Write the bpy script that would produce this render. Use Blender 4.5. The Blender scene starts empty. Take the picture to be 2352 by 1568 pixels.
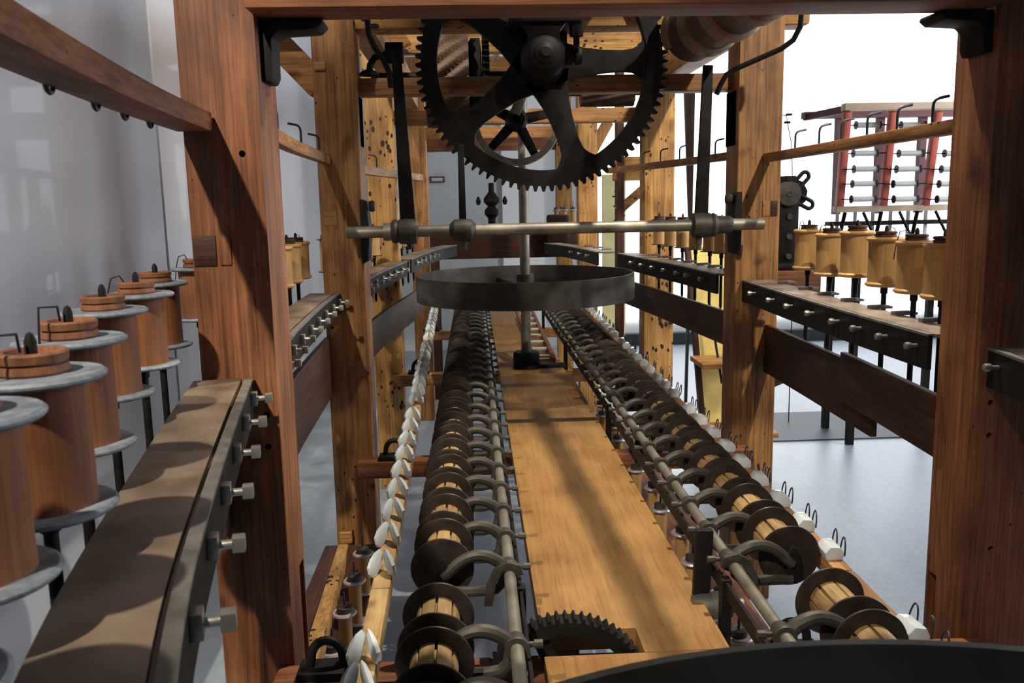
import bpy, math, random
from mathutils import Vector, Matrix
random.seed(7)
PI = math.pi
scn = bpy.context.scene
col = scn.collection
H = 1.5                       # eye height above the floor; all z below are relative to the eye

# ------------------------------------------------------------------ camera
F = 2000.0
cam_y = Vector(((1085-1176)/F, -(465-784)/F, -1)).normalized()     # depth axis seen from the camera
dn = Vector((0.02, -1, -(0.1595+0.0455*0.02))); dn -= cam_y*dn.dot(cam_y); dn.normalize()
cam_z = -dn; cam_x = cam_y.cross(cam_z)
RM = Matrix((cam_x, cam_y, cam_z))
cd = bpy.data.cameras.new('camera'); cam = bpy.data.objects.new('camera', cd); col.objects.link(cam)
cam.matrix_world = Matrix.Translation((0, 0, 0)) @ RM.to_4x4()
cd.sensor_width = 36; cd.lens = 36*F/2352; cd.clip_start = 0.02
cd.dof.use_dof = True; cd.dof.focus_distance = 2.2; cd.dof.aperture_fstop = 14
scn.camera = cam

def P(u, v, X=None, Y=None, Z=None):
    r = RM @ Vector(((u-1176)/F, -(v-784)/F, -1))
    if X is not None: return r*(X/r.x)
    if Y is not None: return r*(Y/r.y)
    return r*(Z/r.z)

# ------------------------------------------------------------------ world, lamps, exposure
w = bpy.data.worlds.new('World'); scn.world = w; w.use_nodes = True
w.node_tree.nodes['Background'].inputs[0].default_value = (0.85, 0.9, 1, 1)
w.node_tree.nodes['Background'].inputs[1].default_value = 0.09
vs = scn.view_settings
vs.view_transform = 'Standard'; vs.look = 'None'; vs.gamma = 1; vs.exposure = 0.25; vs.use_curve_mapping = False

def area(name, loc, tgt, size, energy, color=(1, 1, 1), sy=None, spread=PI):
    l = bpy.data.lights.new(name, 'AREA'); l.energy = energy; l.color = color; l.size = size; l.spread = spread
    if sy: l.shape = 'RECTANGLE'; l.size_y = sy
    o = bpy.data.objects.new(name, l); col.objects.link(o); o.location = loc
    o.rotation_euler = (Vector(tgt)-Vector(loc)).to_track_quat('-Z', 'Y').to_euler()
    return o
def spot(name, loc, tgt, energy, color=(1, 1, 1), ang=60, blend=.6, rad=.05):
    l = bpy.data.lights.new(name, 'SPOT'); l.energy = energy; l.color = color; l.spot_size = math.radians(ang); l.spot_blend = blend; l.shadow_soft_size = rad
    o = bpy.data.objects.new(name, l); col.objects.link(o); o.location = loc
    o.rotation_euler = (Vector(tgt)-Vector(loc)).to_track_quat('-Z', 'Y').to_euler()
    return o
WARM = (1, .90, .76)
# daylight from the bright side of the hall, at the plane of its outer wall
area('window_right_offscreen', (5.05, 3.6, .55), (0, 3.6, .1), 2.6, 680, (.93, .96, 1), sy=7.5)
# ceiling spot lamps of the hall; each one explains shadows seen in the photograph
spot('ceiling_spot_offscreen', (-1.0, -.6, 1.98), (-.43, 1.35, -.1), 420, WARM, 46, .9, .04)     # rail shadow on the first post, flange shadows on the plate
spot('ceiling_spot_offscreen', (1.7, .5, 1.98), (.98, 3.05, .0), 300, WARM, 38, .8, .04)         # rail shadow on the knotty post
spot('ceiling_spot_offscreen', (.77, 2.36, 1.98), (.24, 2.1, -.8), 310, WARM, 60, .7, .02)       # bar shadow along the board
spot('ceiling_spot_offscreen', (-.85, 2.5, 1.98), (-.4, 4.4, .0), 210, WARM, 56, .7, .04)        # lit third post and rail shadow on the second
spot('ceiling_spot_offscreen', (1.75, 3.5, 1.98), (.9, 4.8, .0), 240, WARM, 58, .7, .04)         # slanting shadow on the far posts
spot('ceiling_spot_offscreen', (.3, 5.0, 1.98), (.25, 5.4, -.8), 110, WARM, 70, .7, .05)         # slanting shadow on the far board

# ------------------------------------------------------------------ materials
def nodes(name):
    m = bpy.data.materials.new(name); m.use_nodes = True
    nt = m.node_tree; b = nt.nodes['Principled BSDF']
    return m, nt, b
def ramp(nt, stops):
    r = nt.nodes.new('ShaderNodeValToRGB'); e = r.color_ramp.elements
    while len(e) < len(stops): e.new(.5)
    for el, (p, c) in zip(e, stops): el.position = p; el.color = (*c, 1)
    return r
def wood(name, axis, dark, mid, light, rough=.55, scale=1., holes=0., grain=1., spec=.3, stain=.9, knots=0.):
    m, nt, b = nodes(name); L = nt.links.new; N = nt.nodes.new
    tc = N('ShaderNodeTexCoord'); oi = N('ShaderNodeObjectInfo')
    off = N('ShaderNodeVectorMath'); off.operation = 'SCALE'; off.inputs[0].default_value = (7.3, 3.1, 5.7)
    L(oi.outputs['Random'], off.inputs['Scale'])
    add = N('ShaderNodeVectorMath'); L(tc.outputs['Object'], add.inputs[0]); L(off.outputs[0], add.inputs[1])
    mp = N('ShaderNodeMapping'); L(add.outputs[0], mp.inputs[0])
    s = [38*scale]*3; s['XYZ'.index(axis)] = 1.6*scale; mp.inputs['Scale'].default_value = s
    n1 = N('ShaderNodeTexNoise'); n1.inputs['Scale'].default_value = 1.6; n1.inputs['Detail'].default_value = 8; n1.inputs['Roughness'].default_value = .68; n1.inputs['Distortion'].default_value = .7
    L(mp.outputs[0], n1.inputs['Vector'])
    n2 = N('ShaderNodeTexNoise'); n2.inputs['Scale'].default_value = 5*scale; n2.inputs['Detail'].default_value = 3
    L(add.outputs[0], n2.inputs['Vector'])
    mix = N('ShaderNodeMath'); mix.operation = 'MULTIPLY_ADD'; L(n1.outputs[0], mix.inputs[0]); mix.inputs[1].default_value = .75*grain
    sc = N('ShaderNodeMath'); sc.operation = 'MULTIPLY_ADD'; L(n2.outputs[0], sc.inputs[0]); sc.inputs[1].default_value = .5; sc.inputs[2].default_value = -.13+.375*(1-grain)
    L(sc.outputs[0], mix.inputs[2])
    r = ramp(nt, [(.25, dark), (.5, mid), (.75, light)]); L(mix.outputs[0], r.inputs[0])
    n4 = N('ShaderNodeTexNoise'); n4.inputs['Scale'].default_value = 1.0; n4.inputs['Detail'].default_value = 5; n4.inputs['Roughness'].default_value = .6
    mp4 = N('ShaderNodeMapping'); L(add.outputs[0], mp4.inputs[0]); s4 = [11*scale]*3; s4['XYZ'.index(axis)] = 2.6*scale; mp4.inputs['Scale'].default_value = s4; L(mp4.outputs[0], n4.inputs['Vector'])
    r4 = ramp(nt, [(.32, (.42, .36, .34)), (.5, (.86, .84, .82)), (.68, (1, 1, 1))]); L(n4.outputs[0], r4.inputs[0])
    mp5 = N('ShaderNodeMapping'); L(add.outputs[0], mp5.inputs[0]); s5 = [170*scale]*3; s5['XYZ'.index(axis)] = 5*scale; mp5.inputs['Scale'].default_value = s5
    n5 = N('ShaderNodeTexNoise'); n5.inputs['Scale'].default_value = 1; n5.inputs['Detail'].default_value = 3; L(mp5.outputs[0], n5.inputs['Vector'])
    r5 = ramp(nt, [(.34, (.55, .5, .48)), (.52, (1, 1, 1))]); L(n5.outputs[0], r5.inputs[0])
    mm = N('ShaderNodeMix'); mm.data_type = 'RGBA'; mm.blend_type = 'MULTIPLY'; mm.inputs[0].default_value = stain; L(r.outputs[0], mm.inputs[6]); L(r4.outputs[0], mm.inputs[7])
    mm2 = N('ShaderNodeMix'); mm2.data_type = 'RGBA'; mm2.blend_type = 'MULTIPLY'; mm2.inputs[0].default_value = .75*grain; L(mm.outputs[2], mm2.inputs[6]); L(r5.outputs[0], mm2.inputs[7])
    colr = mm2.outputs[2]
    if knots:
        vk = N('ShaderNodeTexVoronoi'); vk.inputs['Scale'].default_value = 5.5; mk = N('ShaderNodeMapping'); L(add.outputs[0], mk.inputs[0]); ks = [1, 1, 1]; ks['XYZ'.index(axis)] = .55; mk.inputs['Scale'].default_value = ks
        wob = N('ShaderNodeVectorMath'); wob.operation = 'MULTIPLY_ADD'; L(n2.outputs['Color'], wob.inputs[0]); wob.inputs[1].default_value = (.12, .12, .12); L(mk.outputs[0], wob.inputs[2]); L(wob.outputs[0], vk.inputs['Vector'])
        rk = ramp(nt, [(.02, (.10, .07, .06)), (.075, (.5, .42, .38)), (.14, (1, 1, 1))]); L(vk.outputs['Distance'], rk.inputs[0])
        mk2 = N('ShaderNodeMix'); mk2.data_type = 'RGBA'; mk2.blend_type = 'MULTIPLY'; mk2.inputs[0].default_value = knots; L(colr, mk2.inputs[6]); L(rk.outputs[0], mk2.inputs[7]); colr = mk2.outputs[2]
    if holes:
        vo = N('ShaderNodeTexVoronoi'); vo.inputs['Scale'].default_value = 42
        mh = N('ShaderNodeMapping'); L(add.outputs[0], mh.inputs[0]); hs = [1, 1, 1]; hs['XYZ'.index(axis)] = .6; mh.inputs['Scale'].default_value = hs
        L(mh.outputs[0], vo.inputs['Vector'])
        n3 = N('ShaderNodeTexNoise'); n3.inputs['Scale'].default_value = 7; L(add.outputs[0], n3.inputs['Vector'])
        th = N('ShaderNodeMath'); th.operation = 'MULTIPLY_ADD'; L(n3.outputs[0], th.inputs[0]); th.inputs[1].default_value = .9*holes; th.inputs[2].default_value = -.36*holes
        lt = N('ShaderNodeMath'); lt.operation = 'LESS_THAN'; L(vo.outputs['Distance'], lt.inputs[0]); L(th.outputs[0], lt.inputs[1])
        mx = N('ShaderNodeMix'); mx.data_type = 'RGBA'; L(lt.outputs[0], mx.inputs[0]); L(colr, mx.inputs[6]); mx.inputs[7].default_value = (.02, .01, .006, 1)
        colr = mx.outputs[2]
    L(colr, b.inputs['Base Color'])
    b.inputs['Roughness'].default_value = rough; b.inputs['Specular IOR Level'].default_value = spec
    bp = N('ShaderNodeBump'); bp.inputs['Strength'].default_value = .35; bp.inputs['Distance'].default_value = .004
    L(n1.outputs[0], bp.inputs['Height']); L(bp.outputs[0], b.inputs['Normal'])
    return m
def metal(name, c1, c2, rough=.5, metallic=.6, scale=25, bump=.1, spec=.5):
    m, nt, b = nodes(name); L = nt.links.new; N = nt.nodes.new
    tc = N('ShaderNodeTexCoord')
    n = N('ShaderNodeTexNoise'); n.inputs['Scale'].default_value = scale; n.inputs['Detail'].default_value = 6; L(tc.outputs['Object'], n.inputs['Vector'])
    r = ramp(nt, [(.35, c1), (.68, c2)]); L(n.outputs[0], r.inputs[0]); L(r.outputs[0], b.inputs['Base Color'])
    b.inputs['Metallic'].default_value = metallic; b.inputs['Roughness'].default_value = rough; b.inputs['Specular IOR Level'].default_value = spec
    if bump:
        bp = N('ShaderNodeBump'); bp.inputs['Strength'].default_value = bump; bp.inputs['Distance'].default_value = .002
        L(n.outputs[0], bp.inputs['Height']); L(bp.outputs[0], b.inputs['Normal'])
    return m
def plain(name, c, rough=.5, metallic=0, noise=.08, scale=6, emit=None, coat=0):
    m, nt, b = nodes(name); L = nt.links.new; N = nt.nodes.new
    tc = N('ShaderNodeTexCoord'); n = N('ShaderNodeTexNoise'); n.inputs['Scale'].default_value = scale; n.inputs['Detail'].default_value = 4
    L(tc.outputs['Object'], n.inputs['Vector'])
    lo = tuple(max(0, x*(1-noise)) for x in c); hi = tuple(min(1, x*(1+noise)) for x in c)
    r = ramp(nt, [(.35, lo), (.65, hi)]); L(n.outputs[0], r.inputs[0]); L(r.outputs[0], b.inputs['Base Color'])
    b.inputs['Roughness'].default_value = rough; b.inputs['Metallic'].default_value = metallic; b.inputs['Coat Weight'].default_value = coat
    if emit: b.inputs['Emission Color'].default_value = (*emit[0], 1); b.inputs['Emission Strength'].default_value = emit[1]
    return m
RED = ((.07, .024, .011), (.25, .095, .040), (.43, .19, .085))
GOLD = ((.11, .042, .015), (.37, .18, .062), (.56, .31, .12))
YEL = ((.16, .066, .018), (.48, .26, .082), (.66, .40, .15))
BRN = ((.022, .009, .006), (.06, .024, .013), (.11, .047, .024))
M = {}
for ax in 'XYZ':
    M['red'+ax] = wood('wood_red_'+ax, ax, *RED, holes=.4, knots=.8)
    M['gold'+ax] = wood('wood_gold_'+ax, ax, *GOLD, holes=.7, knots=.8)
    M['yel'+ax] = wood('wood_yellow_'+ax, ax, *YEL, holes=1.7, knots=.7)
    M['brn'+ax] = wood('wood_brown_'+ax, ax, *BRN)
M['board'] = wood('wood_board', 'Y', (.17, .080, .024), (.32, .172, .057), (.42, .248, .092), rough=.5, scale=1.4, holes=.06, grain=.5, stain=.45)
M['bob_red'] = wood('bobbin_wood_red', 'Z', (.11, .038, .016), (.24, .092, .038), (.34, .145, .062), scale=1.6, grain=.6, stain=.5)
M['bob_gold'] = wood('bobbin_wood_gold', 'Z', (.30, .155, .05), (.48, .275, .10), (.58, .36, .15), scale=1.6, grain=.45, rough=.4, stain=.25)
M['cap'] = wood('cap_wood', 'Z', (.10, .04, .02), (.26, .11, .055), (.38, .18, .10), scale=2.5, grain=.6)
M['capdark'] = wood('cap_wood_dark', 'Z', (.03, .014, .008), (.07, .03, .016), (.12, .055, .03), scale=2.5, grain=.6)
M['core'] = wood('core_wood', 'Y', (.20, .12, .05), (.42, .28, .12), (.55, .39, .19), scale=2, grain=.6)
M['iron'] = metal('black_iron', (.007, .006, .0055), (.016, .0135, .012), .6, .1, spec=.18)
M['flange'] = metal('dark_flange', (.022, .015, .011), (.05, .034, .024), .45, .2, spec=.3)
M['castiron'] = metal('cast_iron', (.040, .035, .027), (.088, .076, .060), .55, .4, spec=.35)
M['steel'] = metal('worn_steel', (.15, .135, .105), (.27, .245, .195), .5, .6, 14)
M['bright'] = metal('bright_steel', (.38, .37, .32), (.62, .6, .54), .35, .85, 18)
M['zinc'] = metal('dusty_zinc', (.13, .15, .17), (.27, .30, .34), .6, .25, 70, .25)
M['plate'] = metal('dusty_plate', (.11, .075, .05), (.30, .225, .155), .5, .3, 9, .15)
M['plateedge'] = metal('rail_edge', (.13, .12, .10), (.24, .22, .19), .5, .5)
M['drum'] = metal('drum_steel', (.045, .040, .033), (.10, .092, .075), .42, .5, 9)
M['porc'] = plain('porcelain', (.58, .62, .63), .15, noise=.06, coat=.5)
M['wire'] = plain('dark_wire', (.03, .035, .045), .4, .6)
M['white'] = plain('white_paint', (.83, .84, .86), .7, noise=.02, scale=2)
M['window'] = plain('daylight_window', (.9, .93, .97), .5, noise=.0, emit=((.93, .955, 1.0), 2.4))
M['grey'] = plain('grey_paint', (.52, .55, .56), .6, noise=.03, scale=1.2)
M['glass'] = plain('grey_glass', (.60, .60, .645), .3, noise=.05, scale=.8, coat=.15)
M['joint'] = plain('joint_rubber', (.01, .01, .014), .6)
M['floor'] = plain('floor_vinyl', (.27, .31, .36), .38, noise=.07, scale=40)
M['mat'] = plain('floor_strip', (.045, .055, .07), .55, noise=.06, scale=30)
M['skirt'] = plain('black_skirting', (.015, .018, .024), .4)
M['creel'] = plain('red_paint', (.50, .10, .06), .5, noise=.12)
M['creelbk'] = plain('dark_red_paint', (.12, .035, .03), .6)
M['ply'] = plain('pale_wood', (.62, .47, .33), .5, noise=.08)
M['spoolw'] = plain('white_spool', (.50, .50, .47), .5)
M['cream'] = plain('cream_panel', (.80, .72, .36), .6, noise=.08, scale=10)
M['yellow'] = plain('yellow_panel', (.74, .56, .17), .55, noise=.12, scale=8)

# ------------------------------------------------------------------ mesh helpers
class MB:
    def __init__(s): s.v = []; s.f = []
    def add(s, vs, fs):
        o = len(s.v); s.v += [Vector(x) for x in vs]; s.f += [tuple(i+o for i in f) for f in fs]; return s
    def box(s, x0, x1, y0, y1, z0, z1):
        vs = [(x, y, z) for z in (z0, z1) for y in (y0, y1) for x in (x0, x1)]
        return s.add(vs, [(0, 2, 3, 1), (4, 5, 7, 6), (0, 1, 5, 4), (2, 6, 7, 3), (0, 4, 6, 2), (1, 3, 7, 5)])
    def bar(s, a, b, w, h, up=(0, 0, 1), w2=None, h2=None):
        a = Vector(a); b = Vector(b); d = (b-a).normalized(); up = Vector(up)
        x = d.cross(up).normalized(); z = x.cross(d)
        w2 = w if w2 is None else w2; h2 = h if h2 is None else h2
        vs = [a-x*w/2-z*h/2, a+x*w/2-z*h/2, a-x*w/2+z*h/2, a+x*w/2+z*h/2, b-x*w2/2-z*h2/2, b+x*w2/2-z*h2/2, b-x*w2/2+z*h2/2, b+x*w2/2+z*h2/2]
        return s.add(vs, [(0, 1, 3, 2), (4, 6, 7, 5), (0, 4, 5, 1), (2, 3, 7, 6), (0, 2, 6, 4), (1, 5, 7, 3)])
    def tube(s, pts, r, n=10, closed=False, cap=True):
        pts = [Vector(p) for p in pts]; k = len(pts); rs = r if isinstance(r, (list, tuple)) else [r]*k
        t0 = (pts[1]-pts[0]).normalized(); nrm = t0.orthogonal().normalized(); rings = []
        for i, p in enumerate(pts):
            if closed: t = (pts[(i+1) % k]-pts[i-1]).normalized()
            else: t = (pts[min(i+1, k-1)]-pts[max(i-1, 0)]).normalized()
            nrm = (nrm-t*nrm.dot(t)).normalized(); bn = t.cross(nrm)
            rings.append([p+(nrm*math.cos(2*PI*j/n)+bn*math.sin(2*PI*j/n))*rs[i] for j in range(n)])
        vs = [q for rr in rings for q in rr]; fs = []
        for i in range(k if closed else k-1):
            a = i*n; b = ((i+1) % k)*n
            for j in range(n): fs.append((a+j, a+(j+1) % n, b+(j+1) % n, b+j))
        if not closed and cap: fs += [tuple(range(n))[::-1], tuple(range((k-1)*n, k*n))]
        return s.add(vs, fs)
    def lathe(s, prof, c=(0, 0, 0), axis='Z', n=24, closed=False):
        # prof: (radius, height) pairs; closed joins last to first (rings)
        c = Vector(c); vs = []; fs = []
        def mp(r, h, a):
            x, y = r*math.cos(a), r*math.sin(a)
            return c+(Vector((x, y, h)) if axis == 'Z' else Vector((y, h, x)) if axis == 'Y' else Vector((h, x, y)))
        k = len(prof)
        for r, h in prof: vs += [mp(r, h, 2*PI*j/n) for j in range(n)]
        for i in range(k if closed else k-1):
            a = i*n; b = ((i+1) % k)*n
            for j in range(n): fs.append((a+j, a+(j+1) % n, b+(j+1) % n, b+j))
        if not closed:
            if prof[0][0] > 1e-6: fs.append(tuple(range(n))[::-1])
            if prof[-1][0] > 1e-6: fs.append(tuple(range((k-1)*n, k*n)))
        return s.add(vs, fs)
    def sweep(s, path, prof, closed_prof=True):
        # path: list of (x,y) ; prof: list of (offset outward, z) ; outward normals supplied per path point
        k = len(path); n = len(prof); vs = []; fs = []
        for (p, nr) in path:
            for o, z in prof: vs.append((p[0]+nr[0]*o, p[1]+nr[1]*o, z))
        for i in range(k-1):
            for j in range(n): fs.append((i*n+j, i*n+(j+1) % n, (i+1)*n+(j+1) % n, (i+1)*n+j))
        fs += [tuple(range(n))[::-1], tuple(range((k-1)*n, k*n))]
        return s.add(vs, fs)
    def prism(s, out, y0, y1):
        # outline in (x,z), extruded along y
        n = len(out); vs = [(x, y0, z) for x, z in out]+[(x, y1, z) for x, z in out]
        fs = [tuple(range(n)), tuple(range(n, 2*n))[::-1]]+[(i, i+n, (i+1) % n+n, (i+1) % n) for i in range(n)]
        return s.add(vs, fs)
    def mesh(s, name, mat, bevel=0, auto=35):
        m = bpy.data.meshes.new(name); m.from_pydata([tuple(v) for v in s.v], [], s.f); m.materials.append(M[mat] if isinstance(mat, str) else mat)
        import bmesh
        bm = bmesh.new(); bm.from_mesh(m); bmesh.ops.recalc_face_normals(bm, faces=bm.faces)
        if bevel:
            es = [e for e in bm.edges if len(e.link_faces) == 2 and e.calc_face_angle(0) > .6]
            bmesh.ops.bevel(bm, geom=es, offset=bevel, segments=2, affect='EDGES', profile=.6, clamp_overlap=True)
        bm.to_mesh(m); bm.free()
        m.polygons.foreach_set('use_smooth', [True]*len(m.polygons)); m.set_sharp_from_angle(angle=math.radians(auto))
        return m
    def obj(s, name, mat, parent=None, bevel=0, local=False, auto=35):
        # vertices are in scene coordinates unless local; the origin goes to the parent or to the base centre
        if parent is not None:
            if not local:
                o0 = parent.location if parent.parent is None else parent.parent.location+parent.location
                s.v = [v-o0 for v in s.v]
            o = bpy.data.objects.new(name, s.mesh(name, mat, bevel, auto)); o.parent = parent
        else:
            lo = Vector([min(v[i] for v in s.v) for i in range(3)]); hi = Vector([max(v[i] for v in s.v) for i in range(3)])
            c = Vector(((lo.x+hi.x)/2, (lo.y+hi.y)/2, lo.z)); s.v = [v-c for v in s.v]
            o = bpy.data.objects.new(name, s.mesh(name, mat, bevel, auto)); o.location = c
        col.objects.link(o); return o
def tag(o, label, cat, group=None):
    o['label'] = label; o['category'] = cat
    if group: o['group'] = group
    return o
def thing(name, label, cat, loc, group=None, rz=0):
    o = bpy.data.objects.new(name, None); o.empty_display_size = .05; col.objects.link(o); o.location = loc; o.rotation_euler = (0, 0, rz)
    return tag(o, label, cat, group)
CACHE = {}
def inst(key, fn, name, parent, loc=(0, 0, 0), rot=None):
    # one mesh per key, shared by every object that repeats it
    if key not in CACHE: CACHE[key] = fn()
    o = bpy.data.objects.new(name, CACHE[key]); col.objects.link(o); o.parent = parent; o.location = loc
    if rot: o.rotation_euler = rot
    return o
def struct(o): o['kind'] = 'structure'; return o
def cube(*a): return MB().box(*a)

XC = .27
ORD = 'first second third fourth fifth sixth seventh eighth ninth tenth eleventh twelfth'.split()
FR = [1.6, 3.05, 4.5, 5.95, 7.3]          # near faces of the five frames
PL = [-.37, -.38, -.385, -.30, -.36]      # inner faces of the posts, grey-wall side
PR = [.960, .925, .885, .72, .70]         # inner faces, window side

# ------------------------------------------------------------------ the room
struct(MB().box(-1.25, 5.2, -3, 9.2, -1.56, -1.5).obj('floor', 'floor'))
struct(MB().box(-1.25, 5.2, -3, 9.2, 2.1, 2.16).obj('ceiling', plain('dark_ceiling', (.16, .16, .17), .7)))
wb = struct(MB().box(-1.25, 1.05, 8.9, 9.0, -1.5, 2.1).obj('wall_back', 'grey'))
MB().box(.30, .72, 8.84, 8.9, -1.38, 2.1).obj('pilaster', 'white', wb)
struct(MB().box(1.05, 5.2, 9.0, 9.1, -1.5, 2.1).obj('wall_back_right', 'white'))
wn = struct(MB().box(1.15, 5.1, 8.96, 9.0, -1.25, 2.0).obj('window_1', 'window'))
for x in (1.10, 5.1): MB().box(x, x+.05, 8.93, 9.0, -1.25, 2.0).obj('window_frame', 'white', wn)
struct(MB().box(5.1, 5.2, -3, 8.9, -1.5, 2.1).obj('wall_right', 'grey'))
struct(MB().box(1.05, 5.1, 8.86, 8.95, -1.5, -1.38).obj('baseboard_back', 'skirt'))
wl = struct(MB().box(-1.25, -1.20, -3, 9, -1.5, 2.1).obj('wall_left', 'joint'))
ys = [-3, -.7, 1.35, 3.4, 5.45, 7.5, 9]
for a, b in zip(ys, ys[1:]):
    MB().box(-1.20, -1.17, a+.012, b-.012, -1.38, 2.1).obj('panel', 'glass', wl, bevel=.003)
struct(MB().box(-1.2, -1.15, -3, 9, -1.5, -1.38).obj('baseboard_left', 'skirt'))
tag(MB().box(1.35, 5.0, 5.15, 5.85, -1.5, -1.492).obj('floor_strip', 'mat'), 'dark grey covering strip laid across the bright floor', 'mat')

# ------------------------------------------------------------------ timber frame of the mill
fr = thing('mill_frame', 'heavy old timber frame of the oval throwing mill, posts tied by cross beams', 'frame', (XC, 4, -1.5))
wsets = ['red', 'gold', 'yel', 'gold', 'gold']
for i, y in enumerate(FR):
    wdt = .145 if i < 3 else .12
    wo = wdt if i else .138
    top = .75 if i == 0 else .62 if i == 1 else .95
    MB().box(PL[i]-wo, PL[i], y, y+wdt, -1.5, top).obj('post', wsets[i]+'Z', fr, bevel=.006)
    MB().box(PR[i], PR[i]+wdt+.01, y, y+wdt, -1.5, top).obj('post', ('red' if i == 0 else 'gold' if i == 1 else 'yel')+'Z', fr, bevel=.006)
# front top beam with iron corner brackets
MB().box(-.374, .95, 1.55, 1.66, .33, .50).obj('cross_beam', 'redX', fr, bevel=.004)
def corner_bracket(s, xi, y0, y1, zt, l, h, t):
    m = MB(); out = [(0, 0), (s*l, 0), (s*l*1.02, -t*.35), (s*l*.9, -t*.85), (s*(t+.012), -t), (s*t, -t-.012), (s*t*.95, -h+.012), (s*t*.7, -h), (0, -h)]
    m.prism([(xi+x, zt+z) for x, z in out], y0, y1); return m
corner_bracket(1, PL[0]-.001, 1.63, 1.70, .329, .112, .108, .022).obj('corner_bracket', 'iron', fr, bevel=.004)
corner_bracket(-1, PR[0]+.001, 1.62, 1.70, .329, .10, .075, .020).obj('corner_bracket', 'iron', fr, bevel=.004)
# frame at the big gear
MB().box(-.70, 1.17, 3.06, 3.18, .58, .72).obj('cross_beam', 'yelX', fr, bevel=.01)
MB().box(PL[1]-.01, PR[1]+.02, 3.12, 3.20, .372, .43).obj('cross_beam', 'goldX', fr, bevel=.004)
MB().bar((-.66, 3.12, .56), (PL[1]-.13, 3.12, .40), .09, .06, up=(0, 1, 0)).obj('brace', 'goldX', fr, bevel=.004)
MB().box(PL[1]-.012, PL[1], 3.10, 3.2, .20, .368).obj('iron_plate', 'iron', fr)
MB().box(PR[1], PR[1]+.012, 3.08, 3.2, .18, .368).obj('iron_plate', 'iron', fr)
# frames beyond
MB().box(PL[2]-.02, PR[2]+.02, 4.55, 4.64, .395, .465).obj('cross_beam', 'goldX', fr, bevel=.004)
MB().box(-.75, 1.3, 4.52, 4.60, .74, .95).obj('cross_beam', 'yelX', fr, bevel=.004)
MB().box(PL[3]-.1, PR[3]+.1, 5.98, 6.07, .425, .50).obj('cross_beam', 'goldX', fr, bevel=.004)
MB().box(PL[4]-.1, PR[4]+.1, 7.33, 7.42, .42, .53).obj('cross_beam', 'redX', fr, bevel=.004)
MB().box(PL[3]-.1, PR[3]+.1, 5.98, 6.07, .80, .95).obj('cross_beam', 'goldX', fr, bevel=.004)
MB().box(-.44, -.34, 3.25, 7.4, .62, .76).obj('side_beam', 'goldY', fr, bevel=.004)
MB().box(.98, 1.08, 3.25, 4.5, .60, .74).obj('side_beam', 'yelY', fr, bevel=.004)
MB().box(.86, .90, 5.2, 5.3, -1.5, .9).obj('side_stud', 'brnZ', fr)
MB().box(.84, 1.18, 5.22, 5.27, .11, .25).obj('side_rail', 'yelX', fr, bevel=.003)
MB().bar((.87, 5.25, -.07), (1.12, 5.25, .14), .05, .05, up=(0, 1, 0)).obj('brace', 'yelX', fr)
MB().bar((.70, 6.0, .12), (.93, 6.0, .52), .07, .06, up=(0, 1, 0)).obj('brace', 'goldZ', fr)
# low cross beams that carry the board and the bobbin rows
for i in (0, 1, 2, 3):
    y = FR[i]; zt = (-.885, -.895, -.872, -.862)[i]
    MB().box(PL[i]-.05 if i else PL[0]-.03, PR[i]+.05, y-.075, y-.001, zt-.06, zt).obj('low_beam', 'redX' if i < 2 else 'goldX', fr, bevel=.004)
    for x in (.15, .38):
        MB().box(x-.03, x+.03, y-.07, y-.005, zt, -.842).obj('packing_block', 'redX', fr)
# mortise ends and pegs let into the post faces
def plug(x0, x1, y, z0, z1, mt): MB().box(x0, x1, y-.003, y+.01, z0, z1).obj('tenon_end', mt, fr, bevel=.0015)
a = P(442, 542, Y=1.6); b = P(500, 610, Y=1.6); plug(a.x, b.x, 1.6, b.z, a.z, 'brnX')
a = P(502, 544, Y=1.6); b = P(534, 608, Y=1.6); plug(a.x, b.x, 1.6, b.z, a.z, 'redZ')
a = P(743, 482, Y=3.05); b = P(775, 518, Y=3.05); plug(a.x, b.x, 3.05, b.z, a.z, 'goldX')
a = P(722, 142, Y=3.05); b = P(748, 161, Y=3.05); plug(a.x, b.x, 3.05, b.z, a.z, 'yelX')
a = P(1751, 461, Y=3.05); b = P(1768, 496, Y=3.05); plug(a.x, b.x, 3.05, b.z, a.z, 'goldZ')
a = P(1770, 461, Y=3.05); b = P(1785, 496, Y=3.05); plug(a.x, b.x, 3.05, b.z, a.z, 'brnX')
MB().bar(P(790, 1262, Y=3.03), P(706, 1560, Y=1.72), .036, .05).obj('brace', 'yelY', fr, bevel=.003)
a = P(795, 1225, Y=3.03); MB().box(a.x-.022, a.x+.022, 3.01, 3.06, a.z-.03, a.z+.01).obj('peg', 'goldX', fr, bevel=.002)
def carve(post, cutters):
    # true recesses: subtract the cutters from a post's mesh
    m = MB()
    for c_ in cutters: m.add([v-fr.location for v in c_.v], c_.f)
    k_ = bpy.data.objects.new('cutter', m.mesh('cutter', 'redZ')); col.objects.link(k_); k_.parent = fr
    md = post.modifiers.new('carve', 'BOOLEAN'); md.object = k_; md.operation = 'DIFFERENCE'; md.solver = 'EXACT'
    dg = bpy.context.evaluated_depsgraph_get(); dg.update(); nm = bpy.data.meshes.new_from_object(post.evaluated_get(dg))
    post.modifiers.clear(); post.data = nm; nm.name = 'post'; nm.set_sharp_from_angle(angle=math.radians(35)); bpy.data.objects.remove(k_)
def hole(u, v, y):
    q = P(u, v, Y=y); return MB().lathe([(.006, -.01), (.006, .045)], tuple(q), axis='Y', n=14)
posts = [o for o in fr.children if o.name.split('.')[0] == 'post']
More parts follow.
